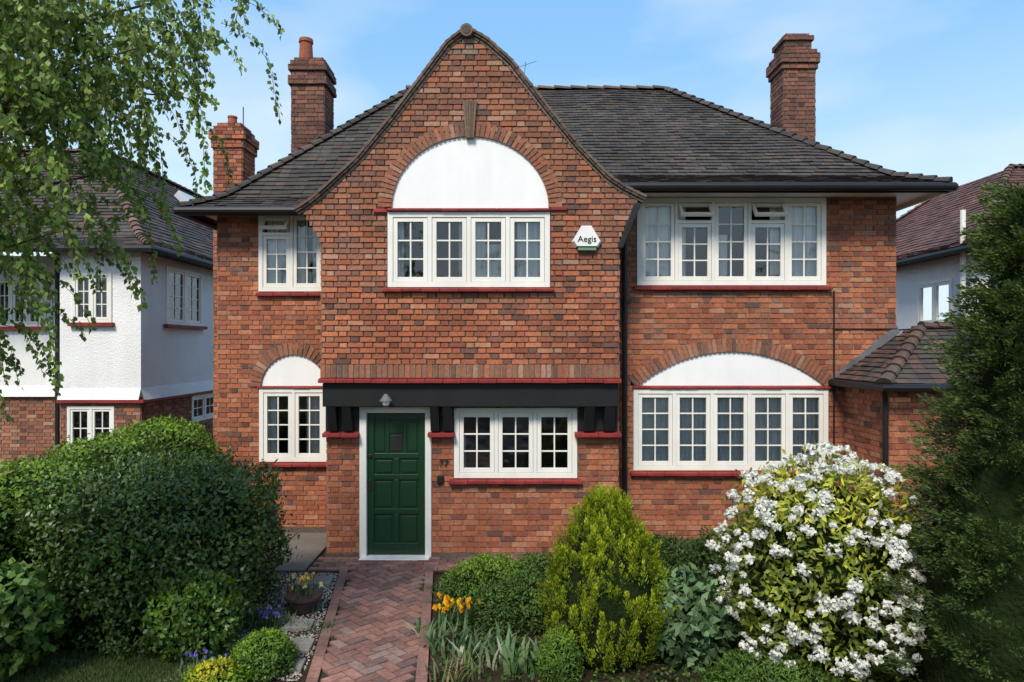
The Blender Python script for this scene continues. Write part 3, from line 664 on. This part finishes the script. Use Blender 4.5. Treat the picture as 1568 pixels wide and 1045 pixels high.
def core(name,c,r,parent,p=2.0,sc=0.9,amp=0.1,fr=1.5):
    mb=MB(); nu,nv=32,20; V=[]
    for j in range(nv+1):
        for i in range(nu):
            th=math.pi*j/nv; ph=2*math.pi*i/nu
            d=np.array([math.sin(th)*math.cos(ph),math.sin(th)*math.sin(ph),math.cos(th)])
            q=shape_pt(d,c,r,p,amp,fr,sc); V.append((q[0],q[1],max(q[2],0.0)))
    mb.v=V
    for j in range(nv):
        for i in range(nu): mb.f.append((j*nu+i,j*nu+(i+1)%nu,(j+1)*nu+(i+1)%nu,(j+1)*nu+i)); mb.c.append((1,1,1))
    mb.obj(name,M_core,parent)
def shape_pt(d,c,r,p,amp,fr,k=1.0):
    s=(abs(d[0])**p+abs(d[1])**p+abs(d[2])**p)**(-1/p)
    nn=mnoise.noise(Vector((d[0]*fr*2+c[0],d[1]*fr*2+c[1],d[2]*fr*2)))+0.5*mnoise.noise(Vector((d[0]*fr*5+c[0],d[1]*fr*5,d[2]*fr*5+c[1])))
    k2=k*s*(1+amp*nn); return (c[0]+d[0]*r[0]*k2,c[1]+d[1]*r[1]*k2,c[2]+d[2]*r[2]*k2)
def bush(name,c,r,n,L,W,pal,mat=None,p=2.0,amp=0.12,fr=1.5,depth=0.12,top_pal=None,stray=0.03,parent=None,up=0.3,withcore=True):
    e=parent or empty(name); mat=mat or M_leaf
    D=rdir(int(n*1.7)); pts=[];ds=[]
    for d in D:
        k=1-abs(rng.normal())*depth
        if rng.random()<stray: k=1+abs(rng.normal())*0.05
        q=shape_pt(d,c,r,p,amp,fr,k)
        if q[2]<0.01: continue
        pts.append(q); ds.append(d)
        if len(pts)>=n: break
    pts=np.array(pts); ds=np.array(ds); m=len(pts)
    nm=ds*1.0+rdir(m)*0.75; nm[:,2]+=up; dr=rdir(m)+np.array([0,0,0.35])+ds*0.4
    cols=pal_arr(pal,m)
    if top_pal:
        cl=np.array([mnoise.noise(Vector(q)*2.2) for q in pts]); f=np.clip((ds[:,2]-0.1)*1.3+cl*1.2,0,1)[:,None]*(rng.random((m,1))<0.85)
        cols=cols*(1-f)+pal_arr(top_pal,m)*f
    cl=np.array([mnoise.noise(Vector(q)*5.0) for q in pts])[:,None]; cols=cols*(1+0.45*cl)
    leaves('leaves',pts,dr,nm,L*rng.uniform(.7,1.3,m),W*rng.uniform(.7,1.3,m),cols,mat,e)
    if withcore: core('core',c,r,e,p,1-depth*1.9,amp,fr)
    return e
GD=[((0.046,0.086,0.014),3),((0.060,0.110,0.018),3),((0.085,0.138,0.024),1.5),((0.028,0.052,0.012),1.5)]
GM=[((0.080,0.150,0.020),3),((0.105,0.185,0.026),2),((0.058,0.112,0.018),2)]
GL=[((0.18,0.30,0.022),3),((0.22,0.35,0.028),2),((0.14,0.24,0.024),2)]
PB=((-3.68,7.2,0.76),(1.12,1.0,0.92),3.8)
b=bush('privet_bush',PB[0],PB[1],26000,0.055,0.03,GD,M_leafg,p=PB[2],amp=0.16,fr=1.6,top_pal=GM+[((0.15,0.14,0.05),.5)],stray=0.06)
bush('privet_bush.001',(-3.02,6.5,0.35),(0.42,0.42,0.45),5000,0.06,0.035,GM,M_leafg,parent=b,top_pal=GL,amp=.2)
sc=[];sd=[];
for _ in range(170):
    d=rdir(1)[0]; d[2]=abs(d[2])*0.9+0.1; q=np.array(shape_pt(d/np.linalg.norm(d),PB[0],PB[1],PB[2],0.16,1.6,0.98)); ax=d+np.array([0,0,.6]); ax/=np.linalg.norm(ax); l=U(.06,.2)
    for k in range(int(l/0.014)): sc.append(q+ax*k*0.014+rdir(1)[0]*0.012); sd.append(ax+rdir(1)[0]*.8)
n=len(sc); leaves('shoots',np.array(sc),np.array(sd),rdir(n),0.045,0.022,pal_arr(GM,n),M_leafg,b)
hd=empty('boundary_hedge')
for (x,y,z) in ((-5.0,9.6,1.80),(-5.05,8.5,1.74),(-5.15,7.4,1.64),(-5.3,6.2,1.5)):
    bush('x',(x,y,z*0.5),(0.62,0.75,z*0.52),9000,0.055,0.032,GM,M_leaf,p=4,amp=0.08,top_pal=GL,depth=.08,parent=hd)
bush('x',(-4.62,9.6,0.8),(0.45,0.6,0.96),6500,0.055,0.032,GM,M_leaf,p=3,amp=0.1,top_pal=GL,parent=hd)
bush('hydrangea_bush',(-4.5,5.95,0.5),(0.5,0.45,0.5),2000,0.10,0.065,GM,M_leaf,amp=.25,top_pal=[((0.14,0.25,0.05),1)])
bush('hebe_shrub',(-0.28,7.85,0.12),(0.55,0.45,0.36),6500,0.04,0.018,GM,amp=.2,top_pal=GL)
bush('hebe_shrub.001',(0.35,7.9,0.12),(0.5,0.45,0.36),5500,0.04,0.018,GM,amp=.2,top_pal=GM)
bush('hebe_shrub.002',(0.15,7.15,0.12),(0.6,0.4,0.35),6500,0.04,0.018,GD,amp=.2,top_pal=GM)
bush('box_shrub',(1.75,8.3,0.2),(0.75,0.6,0.40),7000,0.04,0.022,GD,amp=.2,top_pal=GD)
bush('box_shrub.001',(1.5,7.3,0.1),(0.6,0.5,0.45),6000,0.04,0.022,GD,amp=.2,top_pal=GM)
bush('box_shrub.002',(2.6,7.6,0.3),(0.8,0.6,0.6),6000,0.05,0.03,GD,amp=.2,top_pal=GD)
bush('heather_clump',(-2.22,6.1,0.1),(0.28,0.3,0.25),4500,0.035,0.016,GM,amp=.15,top_pal=GL)
bush('spurge_plant',(-2.5,5.75,0.05),(0.28,0.22,0.2),2000,0.035,0.02,GL,amp=.2,top_pal=[((0.55,0.48,0.02),1),((0.42,0.42,0.03),1)])
bush('low_juniper',(2.15,5.65,0.05),(0.55,0.4,0.28),7000,0.045,0.012,GM,amp=.25)
bush('hellebore_plant',(1.62,6.35,0.35),(0.42,0.38,0.44),2200,0.11,0.06,[((0.11,0.19,0.08),3),((0.15,0.25,0.11),2),((0.07,0.13,0.05),2)],amp=.3,depth=.2)
bush('dwarf_cypress',(0.42,6.0,0.12),(0.2,0.2,0.3),3500,0.045,0.012,GM,amp=.2,top_pal=GL)

def plume_conifer(name,c,rad_fn,h,nclump,per,L,W,pal,tip,outw=0.35,upw=1.0,clr=0.09,clh=0.22,coreR=0.8,lump=0.12):
    e=empty(name); C=[];D=[];N=[];K=[]
    for i in range(nclump):
        z=h*rng.random()**0.9; r=rad_fn(z/h)
        a=rng.random()*2*math.pi; rr=r*(1-0.16*abs(rng.normal()))*(1+lump*mnoise.noise(Vector((math.cos(a)*1.5,math.sin(a)*1.5,z*2.5))))
        base=np.array([c[0]+rr*math.cos(a),c[1]+rr*math.sin(a),z]); od=np.array([math.cos(a),math.sin(a),0])
        ax=od*outw+np.array([0,0,upw])+rng.normal(size=3)*0.15; ax/=np.linalg.norm(ax)
        m=per; t=rng.random(m); rad=clr*np.sqrt(1-t*0.9)
        off=rdir(m)*rad[:,None]*rng.random((m,1))**0.5
        ch_=clh*rng.uniform(.6,1.35)
        p=base+ax*(t[:,None]*ch_)+off
        C.append(p); D.append(ax+off/clr*0.7+rng.normal(size=(m,3))*0.25); N.append(od+rdir(m)*0.7)
        b_=rng.uniform(0.75,1.25); cc=pal_arr(pal,m)*b_; f=(t**1.5)[:,None]*0.85; cc=cc*(1-f)+pal_arr(tip,m)*b_*f; K.append(cc)
    C=np.concatenate(C);D=np.concatenate(D);N=np.concatenate(N);K=np.concatenate(K)
    ok=C[:,2]>0.01; C,D,N,K=C[ok],D[ok],N[ok],K[ok]
    leaves('foliage',C,D,N,L*rng.uniform(.6,1.3,len(C)),W*rng.uniform(.7,1.2,len(C)),K,M_leaf,e)
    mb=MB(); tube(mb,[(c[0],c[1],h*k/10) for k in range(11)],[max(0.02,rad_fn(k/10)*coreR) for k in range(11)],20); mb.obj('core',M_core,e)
    mb=MB(); tube(mb,[(c[0],c[1],-0.1),(c[0],c[1],h*0.8)],[0.07,0.02]); mb.obj('trunk',M_bark,e)
    return e
def pw(pts):
    def f(t):
        for (a,b) in zip(pts,pts[1:]):
            if a[0]<=t<=b[0]: return a[1]+(b[1]-a[1])*(t-a[0])/(b[0]-a[0])
        return pts[-1][1]
    return f
egg=pw([(0,.36),(.12,.50),(.3,.56),(.45,.54),(.6,.46),(.75,.35),(.88,.22),(1,.06)])
plume_conifer('golden_conifer',(0.87,6.35),egg,1.42,640,80,0.034,0.012,[((0.14,0.21,0.014),3),((0.10,0.16,0.013),2)],[((0.44,0.48,0.018),2),((0.34,0.42,0.018),2)],outw=0.25,clr=0.055,clh=0.18,lump=.06,coreR=.84)
cone=pw([(0,0.98),(.12,1.02),(.3,.86),(.42,.66),(.52,.52),(.65,.38),(.8,.27),(.92,.13),(1,.02)])
plume_conifer('dark_conifer_tree',(4.12,5.45),cone,4.1,1300,78,0.048,0.014,[((0.052,0.090,0.024),3),((0.068,0.112,0.028),2)],[((0.13,0.185,0.038),2),((0.10,0.15,0.034),2)],outw=1.0,upw=0.35,clr=0.09,clh=0.28,coreR=0.82,lump=.3)

SH=((2.78,6.15,0.85),(0.80,0.75,1.0))
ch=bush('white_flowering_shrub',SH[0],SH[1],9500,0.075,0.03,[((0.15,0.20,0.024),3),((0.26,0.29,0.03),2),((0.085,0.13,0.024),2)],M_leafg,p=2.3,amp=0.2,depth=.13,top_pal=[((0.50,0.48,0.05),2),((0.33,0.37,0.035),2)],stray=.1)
C=[];D=[];N=[];K=[];cnt=0
while cnt<440:
    d=rdir(1)[0]
    if d[2]<-0.55: continue
    q=np.array(shape_pt(d,SH[0],SH[1],2.3,0.2,1.5,1.0+0.07*rng.random()))
    if q[2]<0.1: continue
    if mnoise.noise(Vector(q)*3.0)<-0.15 and rng.random()<0.8: continue
    cnt+=1; m=36; o=rdir(m); o=np.where((o@d)[:,None]<0,-o,o); s=rng.uniform(0.03,0.08)
    C.append(q+o*s*rng.uniform(.5,1,(m,1))*np.array([1,1,.8])); N.append(o+rdir(m)*0.4); D.append(rdir(m)); K.append(np.ones((m,3))*np.array([0.78,0.78,0.71])*rng.uniform(0.85,1.05,(m,1)))
C=np.concatenate(C); leaves('flowers',C,np.concatenate(D),np.concatenate(N),0.038,0.028,np.concatenate(K),M_petal,ch)

def strap(name,cx,cy,n,h,spread,w,pal,fl=None,lean=0.5):
    e=empty(name); mb=MB()
    for _ in range(n):
        x,y=cx+rng.normal()*spread,cy+rng.normal()*spread*0.7; a=U(0,6.28); hh=h*U(.6,1.1); ln=lean*U(.3,1.2)
        dx,dy=math.cos(a),math.sin(a); c=pal_arr(pal,1)[0]; sx,sy=-dy*w/2,dx*w/2; prev=None
        for k in range(5):
            t=k/4; z=hh*(t-0.25*ln*t*t); o=hh*ln*t*t; ww=(1-t**2.2)*1.0+0.03
            p=(x+dx*o,y+dy*o,z)
            cur=((p[0]-sx*ww,p[1]-sy*ww,p[2]),(p[0]+sx*ww,p[1]+sy*ww,p[2]))
            if prev: mb.poly([prev[0],prev[1],cur[1],cur[0]],tuple(c))
            prev=cur
    mb.obj('leaves',M_leaf,e)
    if fl:
        C=[];N=[];K=[];D=[];sm=MB()
        for _ in range(fl[0]):
            x,y,z=cx+rng.normal()*spread,cy+rng.normal()*spread*.6,h*U(.75,1.15); m=14; o=rdir(m)
            C.append(np.array([x,y,z])+o*fl[2]*0.7); N.append(o+rdir(m)*.2); D.append(np.tile([0,0,1.],(m,1))+rdir(m)*.6); K.append(pal_arr(fl[1],m,0.1))
            tube(sm,[(x,y,0),(x,y,z)],0.004,4,(0.05,0.1,0.03))
        leaves('flowers',np.concatenate(C),np.concatenate(D),np.concatenate(N),fl[2]*1.4,fl[2]*1.1,np.concatenate(K),M_petal,e); sm.obj('stems',M_leaf,e)
    return e
ST=[((0.09,0.17,0.06),2),((0.12,0.2,0.08),1)]
YEL=[((0.75,0.35,0.01),2),((0.8,0.5,0.02),1)]
strap('orange_wallflowers',-0.58,7.1,60,0.26,0.11,0.02,ST,(26,YEL,0.028))
strap('tulip_leaves',-0.55,6.55,70,0.26,0.16,0.035,[((0.13,0.2,0.09),1),((0.09,0.16,0.06),2),((0.35,0.36,0.2),.5)],lean=.8)
strap('tulip_leaves.001',-0.15,6.35,60,0.26,0.17,0.045,[((0.13,0.2,0.09),1),((0.09,0.16,0.06),2),((0.4,0.42,0.3),.5)],lean=.9)
strap('lily_leaves',0.12,6.05,26,0.32,0.1,0.06,[((0.10,0.2,0.06),2),((0.16,0.25,0.09),1)],lean=.7)
strap('dried_grass_clump',-0.42,5.95,70,0.2,0.13,0.02,[((0.28,0.18,0.10),1),((0.12,0.16,0.05),2)],lean=1.0)
strap('iris_leaves',-0.75,7.9,35,0.22,0.07,0.015,ST,lean=.9)
strap('bluebells',-2.48,7.0,60,0.2,0.11,0.014,ST,(30,[((0.22,0.2,0.55),1),((0.32,0.28,0.65),1)],0.016))
strap('bluebells.001',-2.75,6.0,30,0.18,0.1,0.014,ST,(14,[((0.22,0.2,0.55),1)],0.016))
strap('grass_tuft',-2.0,6.95,45,0.12,0.09,0.01,GM,lean=1.0); strap('grass_tuft.001',1.9,8.9,60,0.26,0.14,0.012,GM,lean=.8); strap('grass_tuft.002',2.3,8.8,60,0.22,0.14,0.03,GM,lean=.8)
strap('grass_tuft.003',-0.82,6.9,45,0.12,0.06,0.01,GM,lean=1.0); strap('grass_tuft.004',-0.95,8.1,25,0.1,0.05,0.01,GM,lean=1.0)
n=18000; x=rng.uniform(-4.7,-2.55,n); y=rng.uniform(5.2,6.45,n); C=np.stack([x,y,np.full(n,0.02)],1)
leaves('lawn_grass',C,np.tile([0,0,1.],(n,1))+rdir(n)*.5,rdir(n),0.05,0.006,pal_arr([((0.10,0.15,0.035),2),((0.16,0.18,0.07),1)],n),M_leaf)
n=16000; x=rng.uniform(-0.7,4.5,n); y=rng.uniform(5.3,8.9,n); k=np.array([mnoise.noise(Vector((a*1.6,b*1.6,0))) for a,b in zip(x,y)])>-0.05
x,y=x[k],y[k]; n=len(x); leaves('ground_cover_plants',np.stack([x,y,rng.uniform(0.01,0.1,n)],1),rdir(n),rdir(n)+np.array([0,0,1.2]),0.04,0.025,pal_arr(GD+GM,n),M_leaf)

fp=empty('flower_pot'); m=MB(); cx,cy=-2.27,7.45
tube(m,[(cx,cy,0.0),(cx,cy,0.02),(cx,cy,0.12),(cx,cy,0.165),(cx,cy,0.166),(cx,cy,0.195),(cx,cy,0.196),(cx,cy,0.16)],[0.11,0.125,0.165,0.18,0.2,0.2,0.175,0.17],24,(0.06,0.042,0.036)); m.obj('pot',M_gen,fp)
strap('planting',cx,cy,90,0.34,0.07,0.022,ST+[((0.06,0.12,0.03),2)],(18,[((0.75,0.6,0.05),1),((0.75,0.7,0.5),1),((0.5,0.08,0.03),.4)],0.030),lean=.9).parent=fp

bt=empty('birch_tree'); tk=MB()
tube(tk,[(-4.7,4.3,-0.1),(-4.65,4.3,1.5),(-4.55,4.35,3.2),(-4.35,4.4,4.8),(-4.2,4.4,6.5)],[0.17,0.14,0.12,0.09,0.05],12)
C=[];D=[];N=[];K=[]
limbs=[((-4.55,4.35,3.4),(-3.6,4.5,4.6),(-2.4,4.7,5.0),50),((-4.45,4.35,4.0),(-3.5,4.9,5.3),(-2.2,5.2,5.6),50),((-4.5,4.35,3.0),(-3.8,4.1,3.9),(-2.9,4.1,4.2),50),
       ((-4.3,4.4,4.8),(-3.4,4.6,5.8),(-2.5,4.8,5.8),50),((-4.55,4.3,2.6),(-4.0,4.5,3.4),(-3.2,4.8,3.7),55),((-4.35,4.4,4.4),(-3.5,5.4,5.0),(-2.7,5.8,5.0),50),((-4.5,4.35,3.3),(-3.7,5.2,4.2),(-3.1,5.5,4.3),50),
       ((-4.4,4.4,4.3),(-3.6,4.3,5.0),(-2.7,4.2,5.1),60),((-4.4,4.4,4.1),(-3.7,4.8,4.7),(-2.9,5.2,4.9),60),((-4.4,4.4,4.5),(-3.7,4.9,5.2),(-3.0,5.3,5.3),70),((-4.6,4.3,2.2),(-4.1,4.4,2.9),(-3.5,4.5,3.1),40)]
for (a,b_,c,nt_) in limbs:
    a,b_,c=map(Vector,(a,b_,c)); pts=[a*(1-t)**2+b_*2*t*(1-t)+c*t*t for t in [k/10 for k in range(11)]]
    tube(tk,pts,[0.020*(1-k/10)+0.004 for k in range(11)],6)
    for _ in range(nt_):
        t=U(0.15,1); p=a*(1-t)**2+b_*2*t*(1-t)+c*t*t; p=p+Vector((rng.normal()*.12,rng.normal()*.25,rng.normal()*.10))
        d=Vector((U(-.5,.9),U(-.6,.6),U(-.1,.5))).normalized(); L_=U(0.3,0.95); n=int(L_/0.024); tw=[p.copy()]
        if R()<0.14: L_*=1.5; n=int(n*1.5)
        st_=L_/n
        br=U(.75,1.25)
        for k in range(n):
            d=(d+Vector((rng.normal()*.06,rng.normal()*.06,-0.075))).normalized(); p=p+d*st_; tw.append(p.copy())
            for _k in range(2):
                o=Vector(rdir(1)[0])*0.03; C.append(p+o); dd=o*20+Vector((0,0,-0.8)); D.append(dd); N.append(rdir(1)[0]+np.array([0,-.3,.5])); K.append(br)
        tube(tk,tw[::6]+[tw[-1]],0.0022,4)
tk.obj('trunk_and_branches',M_bark,bt)
n=len(C); print('birch leaves',n)
leaves('leaves',np.array([tuple(q) for q in C]),np.array([tuple(q) for q in D]),np.array(N),0.048*rng.uniform(.7,1.25,n),0.036*rng.uniform(.7,1.2,n),pal_arr([((0.18,0.27,0.045),3),((0.24,0.34,0.065),2),((0.12,0.19,0.035),2)],n)*np.array(K)[:,None],M_leaf,bt)

dt=empty('distant_trees'); m=MB(); C=[]
for i in range(9):
    x=-32+i*8+U(-2,2); y=-18+U(-3,3); h=U(6,10); tube(m,[(x,y,0),(x+.2,y,h*.5),(x,y,h*.8)],[.3,.2,.05])
    for _ in range(9):
        c=np.array([x+U(-2.2,2.2),y+U(-2,2),h*U(.4,.95)]); C.append(c+rdir(260)*U(1.0,1.8)*rng.random((260,1))**.4)
m.obj('trunks',M_bark,dt); C=np.concatenate(C); n=len(C); leaves('crowns',C,rdir(n),rdir(n),0.4,0.28,pal_arr(GM,n),M_leaf,dt)

# =================================================================== LIGHT / SKY / CAMERA
w=bpy.data.worlds.new('World'); scene.world=w; w.use_nodes=True; nt=w.node_tree; N=nt.nodes; L=nt.links
bg=N['Background']; sky=N.new('ShaderNodeTexSky'); sky.sky_type='NISHITA'; sky.sun_disc=False
EL,AZ=math.radians(48),math.radians(200)
sky.sun_elevation=EL; sky.sun_rotation=AZ; sky.air_density=1.0; sky.dust_density=1.0; sky.ozone_density=1.2
tc=N.new('ShaderNodeTexCoord'); sep=N.new('ShaderNodeSeparateXYZ'); L.new(tc.outputs['Generated'],sep.inputs[0])
cr=N.new('ShaderNodeValToRGB'); cr.color_ramp.elements[0].position=0.0; cr.color_ramp.elements[0].color=(0.84,0.93,0.98,1)
cr.color_ramp.elements[1].position=0.60; cr.color_ramp.elements[1].color=(0.20,0.47,0.90,1)
el=cr.color_ramp.elements.new(0.2); el.color=(0.58,0.82,0.99,1); el=cr.color_ramp.elements.new(0.38); el.color=(0.29,0.59,0.97,1)
L.new(sep.outputs['Z'],cr.inputs[0])
sc_=N.new('ShaderNodeVectorMath'); sc_.operation='SCALE'; sc_.inputs['Scale'].default_value=7.4; L.new(cr.outputs[0],sc_.inputs[0])
m1=N.new('ShaderNodeMix'); m1.data_type='RGBA'; m1.inputs['Factor'].default_value=0.88; L.new(sky.outputs[0],m1.inputs['A']); L.new(sc_.outputs[0],m1.inputs['B'])
mp=N.new('ShaderNodeMapping'); mp.inputs['Scale'].default_value=(1,1,2.6); mp.inputs['Rotation'].default_value=(0.1,0.25,0.4); no=N.new('ShaderNodeTexNoise'); no.inputs['Scale'].default_value=2.0; no.inputs['Detail'].default_value=7; no.inputs['Roughness'].default_value=0.48
L.new(tc.outputs['Generated'],mp.inputs[0]); L.new(mp.outputs[0],no.inputs['Vector'])
rp=N.new('ShaderNodeMapRange'); rp.inputs['From Min'].default_value=0.46; rp.inputs['From Max'].default_value=0.78; rp.inputs['To Min'].default_value=0.0; rp.inputs['To Max'].default_value=0.8; L.new(no.outputs['Fac'],rp.inputs['Value'])
mx=N.new('ShaderNodeMix'); mx.data_type='RGBA'; L.new(rp.outputs[0],mx.inputs['Factor']); L.new(m1.outputs['Result'],mx.inputs['A']); mx.inputs['B'].default_value=(6.8,7.0,7.1,1)
L.new(mx.outputs['Result'],bg.inputs['Color']); bg.inputs['Strength'].default_value=0.15
sl=bpy.data.lights.new('sun','SUN'); sl.energy=4.3; sl.angle=math.radians(16); sl.color=(1,0.91,0.78); so=bpy.data.objects.new('sun',sl); scene.collection.objects.link(so)
dv=Vector((math.sin(AZ)*math.cos(EL),math.cos(AZ)*math.cos(EL),math.sin(EL)))
so.rotation_euler=dv.to_track_quat('Z','Y').to_euler()
cam=bpy.data.cameras.new('camera'); co=bpy.data.objects.new('camera',cam); scene.collection.objects.link(co); scene.camera=co
co.location=(0,0,2.9); co.rotation_euler=(math.pi/2,0,0); cam.lens=24; cam.sensor_width=36; cam.shift_y=0.005; cam.clip_end=2000; cam.clip_start=0.05
scene.view_settings.view_transform='Standard'; scene.view_settings.look='None'; scene.view_settings.exposure=0
